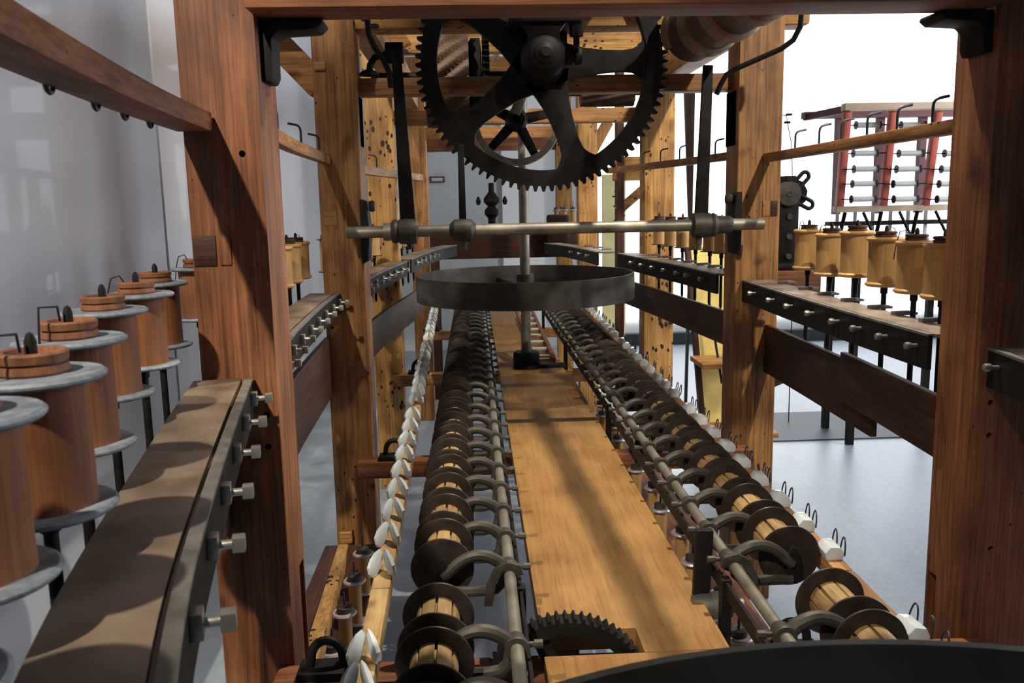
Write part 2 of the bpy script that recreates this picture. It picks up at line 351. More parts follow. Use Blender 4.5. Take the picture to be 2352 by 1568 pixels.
carve(posts[0], [hole(613, 952, 1.6), hole(616, 1026, 1.6), hole(556, 353, 1.6), MB().box(PL[0]-.07, PL[0]+.02, 1.69, 1.73, -.95, -.72)])
carve(posts[1], [hole(2276, 925, 1.6), hole(2272, 1000, 1.6), hole(2276, 1260, 1.6), MB().box(PR[0]-.02, PR[0]+.07, 1.70, 1.735, -.98, -.80)])
carve(posts[2], [hole(762, 720, 3.05), hole(763, 752, 3.05)])
# dark iron pillow blocks with an eye on the low beams
def pillow(x, y, z, s, i_):
    t = thing('pillow_block', 'black pillow block with open eye on low beam of the %s posts, %s' % (i_, s), 'bearing', (x, y, z), 'pillow blocks on the low beams')
    def base(): return MB().box(-.055, .055, -.03, .03, 0, .016).mesh('base', 'iron', .003)
    def eye():
        m = MB(); pts = [(.03*math.cos(q)*1.0, 0, .034+.034*math.sin(q)) for q in [PI*k/12*1.0 for k in range(13)]]
        return m.tube([(.034, 0, .012)]+pts+[(-.034, 0, .012)], .009, 8).mesh('eye', 'iron')
    inst('pb_base', base, 'base', t); inst('pb_eye', eye, 'eye', t)
for i, zt in ((0, -.885), (1, -.895), (2, -.872), (3, -.862)):
    pillow(-.30, FR[i]-.038, zt, 'grey-wall side', ('red-brown', 'second', 'third', 'fourth')[i]); pillow(.60, FR[i]-.038, zt, 'window side', ('red-brown', 'second', 'third', 'fourth')[i])

# ------------------------------------------------------------------ centre boards
BX0, BX1 = .106, .442
bd = thing('centre_board', 'long worn ochre centre board with a gear slot, running up to the black shaft foot', 'board', (XC, 2.7, -.84))
MB().box(BX0, BX1, 1.53, 4.02, -.842, -.80).obj('plank', 'board', bd, bevel=.003)
MB().box(.287, BX1, 1.44, 1.5297, -.842, -.80).obj('plank', 'board', bd)
MB().box(BX0, BX1, .95, 1.4397, -.842, -.80).obj('plank', 'board', bd, bevel=.003)
tag(MB().box(BX0, BX1-.02, 4.06, 7.6, -.842, -.80).obj('far_board', 'board', bevel=.003), 'ochre board continuing behind the vertical shaft', 'board')
# slatted rack lying on the far board
sr = thing('slatted_rack', 'narrow wooden slatted rack lying on the far board behind the vertical shaft', 'rack', (.33, 4.9, -.8))
for x in (.285, .385): MB().bar((x, 4.25, -.785), (x-.005, 6.0, -.72), .018, .03).obj('stringer', 'redY', sr)
for k in range(9):
    y = 4.35+k*.19; z = -.785+.065*(y-4.25)/1.75; MB().box(.292, .376, y, y+.045, z-.004, z+.004).obj('slat', 'spoolw', sr)

# ------------------------------------------------------------------ rows of take-up bobbins, rails, arms and thread guides
ZR = -.70
PITCH = .157
SETS = ((.985, 3), (1.60, 9), (3.05, 9), (4.50, 9))
def b_flange(): return MB().lathe([(.008, -.0035), (.057, -.0035), (.0615, -.002), (.0625, 0), (.0615, .002), (.057, .0035), (.008, .0035)], axis='Y', n=40, closed=True).mesh('flange', 'flange')
def b_core():
    out = []; ns = 8
    for k in range(ns):
        a0 = 2*PI*k/ns
        for j in range(6): a = a0+.07+j*(2*PI/ns-.14)/5; out.append((.038*math.cos(a), .038*math.sin(a)))
        for a in (a0+2*PI/ns-.065, a0+2*PI/ns+.065): out.append((.031*math.cos(a), .031*math.sin(a)))
    return MB().prism(out, -.0515, .0515).mesh('core', 'core', auto=30)
def b_axle(): return MB().lathe([(.006, -.07), (.006, .07)], axis='Y', n=10).mesh('axle', 'castiron')
def takeup(x, y, side, bay, o):
    t = thing('take_up_bobbin', '%s take-up bobbin %s, %s, black discs on grooved wood' % (o, bay, side), 'bobbin', (x, y, ZR-.008), 'take-up bobbins, %s, %s' % (side, bay))
    t.rotation_euler = (0, random.random()*6, 0)
    inst('tb_f', b_flange, 'flange', t, (0, -.055, 0)); inst('tb_f', b_flange, 'flange', t, (0, .055, 0))
    inst('tb_c', b_core, 'core', t); inst('tb_a', b_axle, 'axle', t)
def bay_of(y): return 'before the red-brown posts' if y < 1.5 else 'behind the red-brown posts' if y < 3.03 else 'past the lever shaft' if y < 4.48 else 'past the drum shaft'
def a_collar(): return MB().lathe([(.0118, -.016), (.019, -.016), (.0205, -.012), (.0195, -.004), (.0165, .004), (.0145, .018), (.0118, .018)], axis='Y', n=22, closed=True).mesh('collar', 'castiron')
def a_upper(s):
    pts = [(s*(.012+.116*q), 0, .004+.026*math.sin(PI*min(1, q*1.06))**.8-.02*q*q) for q in [k/10 for k in range(11)]]
    return MB().tube(pts, [.0125-.002*k/10 for k in range(11)], 10).mesh('upper_arm', 'castiron')
def a_lower(s):
    pts = [(s*.010, 0, -.012), (s*.014, 0, -.032), (s*.026, 0, -.044), (s*.045, 0, -.047), (s*.128, 0, -.047)]
    return MB().tube(pts, .0105, 10).mesh('lower_arm', 'castiron')
def a_plate(s):
    return MB().prism([(s*.118, -.056), (s*.138, -.056), (s*.142, -.01), (s*.136, .016), (s*.126, .022), (s*.116, .0)], -.004, .004).mesh('end_plate', 'iron', .001)
def a_screw(s):
    return MB().lathe([(.0045, .014), (.0045, .028), (.0075, .028), (.0075, .042), (0, .043)], axis='X', n=8).mesh('set_screw', 'castiron')
def arm(xr, y, s, side, bay, o):
    t = thing('bobbin_arm', '%s cast iron arm %s, clamped on the rail, %s' % (o, bay, side), 'arm', (xr, y, ZR), 'bobbin arms, %s, %s' % (side, bay))
    inst('a_col', a_collar, 'collar', t)
    inst('a_up%d' % s, lambda: a_upper(s), 'upper_arm', t); inst('a_lo%d' % s, lambda: a_lower(s), 'lower_arm', t)
    inst('a_pl%d' % s, lambda: a_plate(s), 'end_plate', t)
    inst('a_sc', lambda: a_screw(1), 'set_screw', t, rot=(0, 0, PI if s > 0 else 0))
def strap():
    pts = [(0, 0, .018)]
    out = [(-.05, -.06), (-.045, -.02), (-.03, .012), (-.005, .027), (.02, .02), (.026, 0), (.012, 0), (.004, .012), (-.012, .008), (-.026, -.014), (-.034, -.06)]
    return MB().prism(out, -.006, .006).mesh('strap', 'castiron', .001)
for s, xr, xb, side, brk in ((-1, .052, -.078, 'grey-wall side', 'left'), (1, .484, .613, 'window side', 'right')):
    tag(MB().tube([(xr, .9, ZR), (xr, 6.3, ZR)], .0112, 16).obj('arm_rail', 'steel'), 'straight round steel rail threaded through the bobbin arm collars, %s' % side, 'rail')
    sb = thing('rail_support', 'flat black iron bar hung beside the steel rail, %s' % side, 'bar', (xr-s*.026, 3.5, -.80))
    MB().box(xr-s*.020-.003, xr-s*.020+.003, .9, 6.3, -.752, -.722).obj('flat_bar', 'iron', sb)
    for y in FR[:4]:
        MB().box(xr-s*.020-.009, xr-s*.020+.009, y-.06, y-.036, -.884, -.718).obj('foot', 'iron', sb)
        o = inst('strap%d' % s, strap, 'strap', sb, (xr-sb.location.x, y-.035-sb.location.y, ZR-sb.location.z))
        if s > 0: o.rotation_euler = (0, 0, PI)
    for a_, n_ in SETS:
        for k in range(n_):
            y = a_+PITCH*k; o_ = ORD[k] if a_ > 1.5 else ORD[n_-1-k]
            arm(xr, y, s, side, bay_of(y), o_)
            takeup(xb, y+PITCH/2 if y > 1.5 else y+PITCH/2-.01, side, bay_of(y), o_)
    # wooden guide bar
def gx(s, y): return -.188-.0185*(y-1.29) if s < 0 else .698+.0125*(y-1.5)
def jaw(q):
    secs = [(q_*.74, a_, b_*.8, c_*.8) for q_, a_, b_, c_ in ((-.037, .003, .006, .020), (-.026, .0065, .0, .034), (.0, .007, 0, .036), (.026, .0045, .0, .030), (.042, .0016, .003, .020))]
    vs = []; fs = []
    for (yy, hw, zb, zt) in secs:
        vs += [(-hw, yy, zb), (hw, yy, zb), (hw*1.05, yy, (zb+zt)/2), (hw*.35, yy, zt), (-hw*.6, yy, zt*.93), (-hw*1.05, yy, (zb+zt)/2)]
    for i in range(len(secs)-1):
        for j in range(6): fs.append((i*6+j, i*6+(j+1) % 6, (i+1)*6+(j+1) % 6, (i+1)*6+j))
    fs += [tuple(range(6))[::-1], tuple(range(24, 30))]
    return MB().add(vs, fs).mesh('jaw', 'porc', auto=32)
def block():
    vs = []; out = [(-.017, 0), (.016, 0), (.020, .012), (.012, .026), (-.008, .028), (-.019, .016)]
    return MB().prism(out, -.026, .026).mesh('block', 'porc', .003)
def loop():
    pts = [(.016+.004*math.sin(PI*k/12), .017*math.cos(PI*k/12)*.7, .012+.034*math.sin(PI*k/12)) for k in range(13)]
    return MB().tube(pts, .0016, 6).mesh('wire_loop', 'wire')
gy = [(.90, 4), (1.60, 9), (3.06, 9), (4.52, 9)]
for s, side in ((-1, 'grey-wall side'), (1, 'window side')):
    for bi, (y0, y1) in enumerate(((.8, 1.56), (1.5605, 3.03), (3.0305, 4.48), (4.4805, 5.9))):
        bayn = bay_of((y0+y1)/2)
        tag(MB().bar((gx(s, y0), y0, ZR-.032), (gx(s, y1), y1, ZR-.032), .036, .036).obj('guide_bar', 'core' if s < 0 else 'goldY', bevel=.006), 'pale wooden bar under white porcelain guides, %s, %s' % (side, bayn), 'bar')
        a, n = gy[bi]
        for k in range(n):
            y = a+PITCH*.965*k+(.03 if bi else 0)
            if bi == 0 and k == 3: y = 1.30
            t = thing('thread_guide', ('%s white porcelain thread guide %s, two splayed leaves, %s' if s < 0 else '%s white porcelain thread guide %s, wire-looped block, %s') % (ORD[k] if bi else ORD[n-1-k], bayn, side), 'guide', (gx(s, y), y, ZR-.014), 'porcelain guides, %s, %s' % (side, bayn))
            if s < 0:
                t.rotation_euler = (math.radians(36), math.radians(-4), math.radians(random.uniform(-5, 5))); t.location.z += .012
                inst('jawL', lambda: jaw(0), 'jaw', t, (-.0115, 0, 0), (0, math.radians(-16), math.radians(-19)))
                inst('jawL', lambda: jaw(0), 'jaw', t, (.0115, 0, 0), (0, math.radians(16), math.radians(19)))
            else:
                t.rotation_euler = (0, math.radians(random.uniform(-4, 4)), math.radians(random.uniform(-4, 4)))
                inst('blk', block, 'block', t)
                for yy in (-.022, .022): inst('loop', loop, 'wire_loop', t, (0, yy, 0))

# ------------------------------------------------------------------ spindle rails, bobbins on spindles
def resample(pl, step=.04):
    out = []; n = 0
    for a, b in zip(pl, pl[1:]):
        k = max(1, int((Vector(b)-Vector(a)).length/step))
        out += [Vector(a).lerp(Vector(b), i/k) for i in range(k)]
    return out+[Vector(pl[-1])]
def smooth(pl, it=8):
    for _ in range(it):
        pl = [pl[0]]+[(pl[i-1]+pl[i]*2+pl[i+1])/4 for i in range(1, len(pl)-1)]+[pl[-1]]
    return pl
def normals(pl, s):
    res = []
    for i, p in enumerate(pl):
        t = (pl[min(i+1, len(pl)-1)]-pl[max(i-1, 0)]).normalized(); n = Vector((-t.y, t.x))
        if n.x*s < 0: n = -n
        res.append((p, n))
    return res
def at_y(path, y):
    return min(path, key=lambda q: abs(q[0].y-y))
def m_bolt():
    m = MB(); m.lathe([(.0050, 0), (.0050, .024)], axis='X', n=10); m.box(.024, .037, -.0075, .0075, -.008, .008); return m.mesh('bolt', 'bright', .0012)
def m_bolt_s():
    return MB().lathe([(.0045, 0), (.0045, .014), (.0075, .014), (.0085, .019), (.0075, .026), (0, .027)], axis='X', n=12).mesh('bolt', 'bright')
def m_nut(): return MB().box(.0, .011, -.010, .010, -.012, .012).mesh('nut', 'bright', .0015)
def m_tongue():
    return MB().prism([(-.012, -.006), (.046, -.006), (.048, -.002), (.048, 0), (.03, .004), (-.012, .003)], -.009, .009).mesh('bolster', 'plateedge', .0012)
def spindle_rail(pl, s, z, ysts, label, long_bolt=True):
    path = normals(smooth(resample(pl)), s); mid = path[len(path)//2][0]
    t = thing('spindle_rail', label, 'rail', (mid.x, mid.y, z-.08))
    MB().sweep(path, [(.014, z-.008), (.098, z-.008), (.098, z), (.014, z)]).obj('top_plate', 'plate', t)
    MB().sweep(path, [(-.004, z-.075), (.006, z-.075), (.006, z-.002), (-.004, z-.002)]).obj('front_lip', 'iron', t)
    MB().sweep(path, [(-.006, z-.004), (.008, z-.004), (.008, z+.001), (-.006, z+.001)]).obj('lip_edge', 'plateedge', t)
    for y in ysts:
        p, n = at_y(path, y); ang = math.atan2(-n.y, -n.x)
        b = inst('bolt' if s < 0 else 'bolt_s', m_bolt if s < 0 else m_bolt_s, 'bolt', t, (p.x-n.x*.004-mid.x, p.y-n.y*.004-mid.y, z-.03-(z-.08)), (0, 0, ang))
        if s < 0: inst('nut', m_nut, 'nut', b)
        q = p+n*.085
        if s > 0: inst('bolster', m_tongue, 'bolster', t, (q.x-mid.x, q.y-mid.y, .086), (0, 0, math.atan2(n.y, n.x)))
    return path
def bob_meshes(kind):
    if kind == 'zinc': br, fr_, h, ft, fm, bm_, cr, ch, cm = .042, .0585, .125, .007, 'zinc', 'bob_red', .0295, .020, 'cap'
    elif kind == 'gold': br, fr_, h, ft, fm, bm_, cr, ch, cm = .0425, .0475, .126, .012, 'bob_gold', 'bob_gold', .026, .014, 'capdark'
    else: br, fr_, h, ft, fm, bm_, cr, ch, cm = .030, .040, .125, .004, 'flange', 'bob_gold', .026, .016, 'capdark'
    return dict(
        barrel=lambda: MB().lathe([(br, ft*.9), (br*.985, ft*2), (br*.985, h-ft*2), (br, h-ft*.9)], n=28).mesh('barrel', bm_),
        flange=lambda: MB().lathe([(.006, 0), (fr_-ft*.4, 0), (fr_, ft*.35), (fr_, ft*.65), (fr_-ft*.4, ft), (.006, ft)], n=32, closed=True).mesh('flange', fm),
        cap=lambda: MB().lathe([(.012, 0), (cr*.95, 0), (cr, ch*.12), (cr*.97, ch*.42), (cr*.88, ch*.46), (cr*.88, ch*.52), (cr*.98, ch*.56), (cr, ch*.9), (cr*.93, ch), (cr*.72, ch*.98), (cr*.66, ch*.6), (.012, ch*.55)], n=28, closed=True).mesh('cap', cm),
        spindle=lambda: MB().lathe([(.0, -.23), (.004, -.225), (.0065, -.215), (.0065, -.02), (.009, -.018), (.009, 0), (.0052, .001), (.0052, h+ch*.8), (.0052, h+ch+.008), (.003, h+ch+.014), (0, h+ch+.016)], n=12).mesh('spindle', 'iron')), h, ft, ch, cr
def m_wire(v):
    if v == 0: pts = [(0, -.012, 0), (0, -.014, .016), (0, -.040, .018), (0, -.043, -.01), (0, -.044, -.03)]
    else: pts = [(.012, .010, -.006), (.020, .014, .010), (.034, .016, .006), (.040, .017, -.016), (.043, .02, -.045), (.046, .018, -.06)]
    return MB().tube(pts, .0013, 6).mesh('flyer_wire', 'wire')
def bobbin(kind, loc, label, group, wire=None, rz=None):
    fs, h, ft, ch, cr = bob_meshes(kind)
    t = thing('spindle_bobbin', label, 'bobbin', loc, group, random.random()*6 if rz is None else rz)
    inst(kind+'_sp', fs['spindle'], 'spindle', t)
    inst(kind+'_ba', fs['barrel'], 'barrel', t)
    inst(kind+'_fl', fs['flange'], 'flange', t); inst(kind+'_fl', fs['flange'], 'flange', t, (0, 0, h-ft))
    inst(kind+'_ca', fs['cap'], 'cap', t, (0, 0, h))
    if wire is not None: inst('wire%d' % wire, lambda: m_wire(wire), 'flyer_wire', t, (0, 0, h+ch))
    return t
ZP = -.31
lab = 'iron spindle rail with bolts, '
# grey-wall side, curved end
ys0 = [.46, .648, .856, 1.05, 1.24, 1.42]
pth = spindle_rail([(-.17, .40), (-.20, .50), (-.25, .69), (-.315, 1.02), (-.38, 1.37), (-.418, 1.592)], -1, ZP, [.55, .70, .86, 1.02, 1.20, 1.39, 1.54], lab+'bending inward before the red-brown post, grey-wall side')
bl0 = [((25, 1095), None, 'plain wooden cap, at the near tip of the curved rail'), ((150, 942), 1, 'broken cap and bent wire, beside the hooked-wire ones'), ((235, 852), 0, 'orange-brown cap and square bent wire hook'),
       ((285, 772), 0, 'dark grey-brown cap and square bent wire hook'), ((335, 708), None, 'reddish cap, between the wire hook and the pale-rimmed ones'), ((396, 671), 1, 'pale orange cap and a drooping wire'),
       ((429, 646), None, 'pale brown cap, last before the post'), ((508, 612), 1, 'split cap, half hidden by the red-brown post')]
for (u, v), wv, tx in bl0:
    q = P(u, v, Z=-.138)      # rim of the top flange
    bobbin('zinc', (q.x-.0585-(.018 if u < 200 else 0), q.y, -.138-.125), 'reddish zinc-flanged bobbin, '+tx, 'zinc-flanged bobbins on the curved rail', wv, rz=-.3 if wv == 0 else 3.0+random.uniform(-.3, .3))
# grey-wall side, straight bays
ysB = [1.85+.165*k for k in range(8)]
pth = spindle_rail([(-.405, 1.752), (-.44, 2.1), (-.465, 2.6), (-.475, 3.043)], -1, ZP+.01, ysB, lab+'between the red-brown post and the next post, grey-wall side')
for k, y in enumerate(ysB[2:]):
    p, n = at_y(pth, y); q = p+n*.128; bobbin('gold', (q.x, q.y, ZP+.065), ORD[k]+' golden wooden bobbin behind the red-brown post, grey-wall side', 'golden bobbins on the grey-wall side, before the gear wheel', 1)
ysC = [3.32+.165*k for k in range(7)]
pth = spindle_rail([(-.425, 3.205), (-.42, 3.6), (-.385, 4.1), (-.345, 4.493)], -1, ZP+.02, ysC, lab+'beside the iron drum on the grey-wall side')
for k, y in enumerate(ysC):
    p, n = at_y(pth, y); q = p+n*.128; bobbin('far', (q.x, q.y, ZP+.06), ORD[k]+' thin-flanged bobbin past the lever shaft, grey-wall side', 'thin-flanged bobbins beside the drum, grey-wall side')
pth = spindle_rail([(-.335, 4.655), (-.30, 5.1), (-.24, 5.6), (-.12, 6.1)], -1, ZP+.02, [4.8, 4.97, 5.14, 5.31, 5.48], lab+'curving in behind the iron drum, grey-wall side')
for k, y in enumerate((4.8, 4.97, 5.14, 5.31, 5.48)):
    p, n = at_y(pth, y); q = p+n*.128; bobbin('far', (q.x, q.y, ZP+.06), ORD[k]+' thin-flanged bobbin past the drum shaft, grey-wall side', 'thin-flanged bobbins behind the drum, grey-wall side')
# window side
spindle_rail([(.74, .40), (.77, .50), (.82, .69), (.885, 1.02), (.95, 1.37), (.978, 1.592)], 1, ZP+.018, [1.2, 1.39, 1.54], lab+'in front of the dark post on the window side')
pth = spindle_rail([(.945, 1.752), (.938, 2.1), (.94, 2.6), (.952, 3.043)], 1, ZP+.02, [1.80, 1.92, 2.04, 2.18, 2.34, 2.50, 2.68, 2.90], lab+'between the dark post and the knotty post, window side')
for k, (u, dz, tx, wv) in enumerate(((2172, .0, 'half hidden by the dark post', None), (2106, .0, 'with a round peg at its rim', 1), (2036, .002, 'with a tall dark spindle tip', 1), (1969, .012, 'sitting highest in the row', 1), (1910, .0, 'with a low dark cap', 1), (1858, .006, 'next to the black iron stand', 1))):
    X = 1.052; Y = P(u, 550, X=X).y
    bobbin('gold', (X, Y, ZP+.075+dz), 'golden wooden bobbin, window side, '+tx, 'golden bobbins on the window side', wv)
ysD = [3.33+.165*k for k in range(7)]
pth = spindle_rail([(.905, 3.205), (.875, 3.6), (.82, 4.1), (.765, 4.6)], 1, ZP+.03, ysD, lab+'beside the iron drum on the window side')
for k, y in enumerate(ysD):
    p, n = at_y(pth, y); q = p+n*.128; bobbin('far', (q.x, q.y, ZP+.085), ORD[k]+' thin-flanged wooden bobbin past the lever shaft, window side', 'thin-flanged bobbins beside the drum, window side', 1 if y < 3.6 else None)
# three far spools and the far end
spindle_rail([(.70, 4.9), (.66, 5.3), (.60, 5.7), (.50, 6.1)], 1, ZP+.02, [5.1, 5.3, 5.5], lab+'curving in behind the iron drum, window side')
FAR3 = []
for k, u in enumerate((1278, 1297, 1316)):
    FAR3.append((u, ORD[k]+' pale spool from the drum shaft, of three close together on the far rail'))
er = thing('end_rail', 'dark cross rail closing the far end of the mill behind the drum', 'rail', (XC, 6.6, -.45))
MB().box(-.35, .95, 6.6, 6.7, -.42, -.22).obj('rail_board', 'brnX', er, bevel=.004)
MB().box(.55, .72, 6.5, 6.59, -.40, -.10).obj('rail_cheek', 'brnX', er, bevel=.02)
for x in (-.3, .9): MB().box(x-.04, x+.04, 6.61, 6.69, -1.5, -.42).obj('leg', 'brnZ', er)
ff = thing('iron_finial', 'small black iron knobbed fitting standing on the far cross rail', 'fitting', (P(1132, 585, Y=6.65).x, 6.65, -.22))
MB().lathe([(.06, 0), (.062, .02), (.03, .04), (.03, .1), (.055, .13), (.055, .16), (.03, .19), (.06, .22), (.06, .25), (.035, .28), (.022, .3), (.022, .36), (0, .365)], n=16).obj('stem', 'iron', ff, local=True)
for sx in (-1, 1): MB().lathe([(.012, 0), (.02, .03), (.008, .06), (0, .065)], (sx*.10, 0, .2), n=10).obj('side_knob', 'iron', ff, local=True)

# guard boards under the rails
def guard(pl, s, z0, z1, label, notch=False):
    path = normals(smooth(resample(pl, .08), 3), s)
    o = MB().sweep(path, [(0, z0), (.018, z0), (.018, z1), (0, z1)]).obj('guard_board', 'brnY', bevel=.004)
    tag(o, label, 'board')
gl = 'dark guard board under the spindle rail, '
guard([(1.02, 2.16), (1.03, 2.6), (1.035, 3.049)], 1, -.625, -.452, gl+'against the knotty post, window side')
guard([(.972, 1.746), (.985, 2.0), (1.0, 2.32)], 1, -.56, -.425, gl+'against the dark post, window side')
guard([(.945, 3.20), (.90, 3.7), (.845, 4.3), (.80, 4.7)], 1, -.555, -.425, gl+'beside the iron drum, window side')
guard([(-.445, 1.746), (-.49, 2.3), (-.512, 3.048)], -1, -.665, -.455, gl+'between the first posts on the grey-wall side')
guard([(-.44, 3.2), (-.40, 3.9), (-.33, 4.6), (-.30, 5.0)], -1, -.62, -.47, gl+'beside the iron drum, grey-wall side')
guard([(-.27, .40), (-.34, .69), (-.41, 1.02), (-.455, 1.37), (-.47, 1.598)], -1, -.60, -.455, gl+'under the bent near rail on the grey-wall side')
def lhook():
    pts = [(0, 0, -.01), (0, 0, .034), (.001, 0, .043), (.006, 0, .050), (.014, 0, .053), (.034, 0, .057)]
    return MB().tube(pts, .0034, 8).mesh('hook', 'wire')
def ring(): return MB().tube([(0, .009*math.cos(q), .004-.010*math.sin(q)) for q in [PI*k/10 for k in range(11)]], .003, 6).mesh('eyelet', 'wire')
def hook_rail(pl, s, z0, z1, wd, hooks, label, mat, hk='hook', flip=1):
    path = normals(smooth(resample(pl), 10), s); mid = path[len(path)//2][0]
    t = thing('hook_rail', label, 'rail', (mid.x, mid.y, z0))
    MB().sweep(path, [(0, z0), (wd, z0), (wd, z1), (0, z1)]).obj('wooden_rail', mat, t, bevel=.004)
    for y in hooks:
        p, n = at_y(path, y); q = p+n*(wd*.5 if hk == 'hook' else wd*.96)
        o = inst('lhook' if hk == 'hook' else 'eyelet', lhook if hk == 'hook' else ring, 'hook' if hk == 'hook' else 'eyelet', t, (q.x-mid.x, q.y-mid.y, z1-z0 if hk == 'hook' else 0), (0, 0, 0 if flip > 0 else PI))
hook_rail([(-.31, .50), (-.345, .66), (-.394, 1.0), (-.425, 1.25), (-.452, 1.592)], -1, .132, .165, .062, [.85, 1.0, 1.15, 1.3, 1.44], 'curved reddish wooden rail with small eyelets beneath, over the zinc-flanged bobbins', 'redY', 'eyelet')
hook_rail([(.972, 1.75), (.99, 2.3), (1.012, 3.046)], 1, .118, .148, .028, [1.86, 2.03, 2.2, 2.38, 2.56, 2.74], 'slim wooden rail with bent wire hooks over the golden bobbins on the window side', 'goldY')
hook_rail([(-.40, 1.75), (-.45, 2.3), (-.478, 3.046)], -1, .138, .170, .028, [2.1, 2.5, 2.9], 'slim wooden rail with bent wire hooks between the first posts on the grey-wall side', 'goldY', flip=-1)
hook_rail([(.94, 3.2), (.88, 3.7), (.75, 4.4), (.70, 4.6)], 1, .135, .165, .028, [3.35, 3.55, 3.75, 3.95, 4.15], 'slim wooden rail with bent wire hooks beside the gear wheel, window side', 'goldY')
hook_rail([(-.45, 3.2), (-.40, 3.8), (-.30, 4.5), (-.26, 4.8)], -1, .12, .155, .028, [3.6, 3.85], 'slim wooden rail with two bent hooks behind the second post, grey-wall side', 'goldY', flip=-1)

# ------------------------------------------------------------------ drums and vertical shaft
def drum(c, r, z0, z1, label):
    t = thing('iron_drum', label, 'drum', (c[0], c[1], z0))
    MB().lathe([(r-.008, 0), (r, 0), (r+.002, (z1-z0)*.5), (r, z1-z0), (r-.008, z1-z0)], n=128, closed=True).obj('rim', 'drum', t, local=True)
    for k in range(5):
        a = .5+2*PI*k/5; MB().bar((.05*math.cos(a), .05*math.sin(a), .05), ((r-.006)*math.cos(a), (r-.006)*math.sin(a), .05), .07, .022, w2=.05).obj('spoke', 'iron', t, local=True, bevel=.003)
    MB().lathe([(.0245, .0), (.06, .0), (.06, .05), (.042, .07), (.042, .115), (.0245, .115)], n=28, closed=True).obj('hub', 'castiron', t, local=True)
    return t
SX, SY = .243, 4.17
drum((SX, SY), .52, -.458, -.338, 'wide dark steel drum lying flat around the vertical shaft')
drum((.262, .108), .52, -.47, -.345, 'near dark drum rim cutting across the lower corner in front of the bobbin row')
sh = thing('vertical_shaft', 'upright worn steel shaft rising from a black foot through the drum', 'shaft', (SX, SY, -.8))
MB().lathe([(.0235, .0), (.0235, 1.35)], n=20).obj('rod', 'steel', sh, local=True)
MB().lathe([(.024, .0), (.066, 0), (.064, .07), (.058, .08), (.024, .08)], n=28, closed=True).obj('foot', 'iron', sh, local=True)
MB().box(.066, .19, -.03, .02, 0, .018).obj('foot_plate', 'iron', sh, local=True, bevel=.004)
sh2 = thing('near_shaft', 'short upright steel stub shaft of the near drum', 'shaft', (.262, .108, -.9)); MB().lathe([(.0235, 0), (.0235, .56), (.018, .57)], n=16).obj('rod', 'steel', sh2, local=True)
MB().lathe([(.024, 0), (.06, 0), (.06, .06), (.024, .06)], n=20, closed=True).obj('foot', 'iron', sh2, local=True)

# ------------------------------------------------------------------ gears
def gear(m, c, r0, r1, r2, y0, y1, n):
    outp = []; inn = []
    for k in range(n):
        for fa, rr in ((-.46, r1), (-.30, r1), (-.09, r2), (.09, r2), (.30, r1)):
            a = 2*PI*(k+fa)/n; outp.append((c[0]+rr*math.cos(a), c[2]+rr*math.sin(a))); inn.append((c[0]+r0*math.cos(a), c[2]+r0*math.sin(a)))
    N = len(outp); vs = [(x, y0, z) for x, z in outp]+[(x, y1, z) for x, z in outp]+[(x, y0, z) for x, z in inn]+[(x, y1, z) for x, z in inn]; fs = []
    for i in range(N):
        j = (i+1) % N
        fs += [(i, j, N+j, N+i), (2*N+i, 3*N+i, 3*N+j, 2*N+j), (i, 2*N+i, 2*N+j, j), (N+i, N+j, 3*N+j, 3*N+i)]
    return m.add(vs, fs)
GC = (.246, 3.03, .456)
g = thing('gear_wheel', 'huge black iron five-spoked gear wheel hanging on a bearing under the roof beam', 'gear', (GC[0], GC[1], GC[2]))
gear(MB(), (0, 0, 0), .352, .405, .424, -.022, .022, 92).obj('toothed_rim', 'iron', g, local=True, auto=25)
for k in range(5):
    a = math.radians(1+72*k); d = Vector((math.cos(a), 0, math.sin(a)))
    e = Vector((-d.z, 0, d.x)); hw = ((.04, .085), (.09, .060), (.14, .046), (.20, .038), (.27, .034), (.305, .038), (.325, .048), (.342, .066), (.354, .092))
    m = MB(); L_ = [d*r_+e*w_ for r_, w_ in hw]; R_ = [d*r_-e*w_ for r_, w_ in hw][::-1]; m.prism([(p_.x, p_.z) for p_ in L_+R_], -.016, .016)
    m.obj('spoke', 'iron', g, local=True, bevel=.004)
MB().lathe([(.0, -.06), (.05, -.06), (.075, -.03), (.08, .03), (.05, .05), (0, .05)], axis='Y', n=28).obj('hub', 'iron', g, local=True)
br = thing('hanger_bearing', 'black hanger bearing with a round boss, under the beam before the gear wheel', 'bearing', (.24, 2.88, .40))
MB().box(.13, .36, 2.84, 3.06, .555, .58).obj('top_plate', 'iron', br, bevel=.006)
MB().prism([(.165, .56), (.19, .53), (.19, .47), (.29, .47), (.29, .53), (.315, .56)], 2.86, 2.93).obj('neck', 'iron', br, bevel=.006)
MB().lathe([(0, -.10), (.014, -.10), (.016, -.098), (.034, -.092), (.036, -.085), (.048, -.08), (.052, -.07), (.062, -.055), (.072, -.02), (.072, .06), (.05, .07), (0, .07)], (.243, 2.92, .462), axis='Y', n=32).obj('boss', 'iron', br)
MB().lathe([(.013, .0), (.013, .1)], (.243, 2.90, .462), axis='Y', n=14).obj('shaft_end', 'iron', br)
bb = MB().lathe([(.010, -.07), (.010, -.04), (.022, -.04), (.022, -.012), (.026, 0)], (.345, 2.88, .556), n=8).obj('bolt', 'iron', br)
MB().lathe([(.028, 0), (.028, .02), (.020, .02), (.020, .03), (.028, .03), (.028, .05), (0, .055)], (.315, 2.92, .462), axis='X', n=12).obj('grease_cup', 'iron', br)
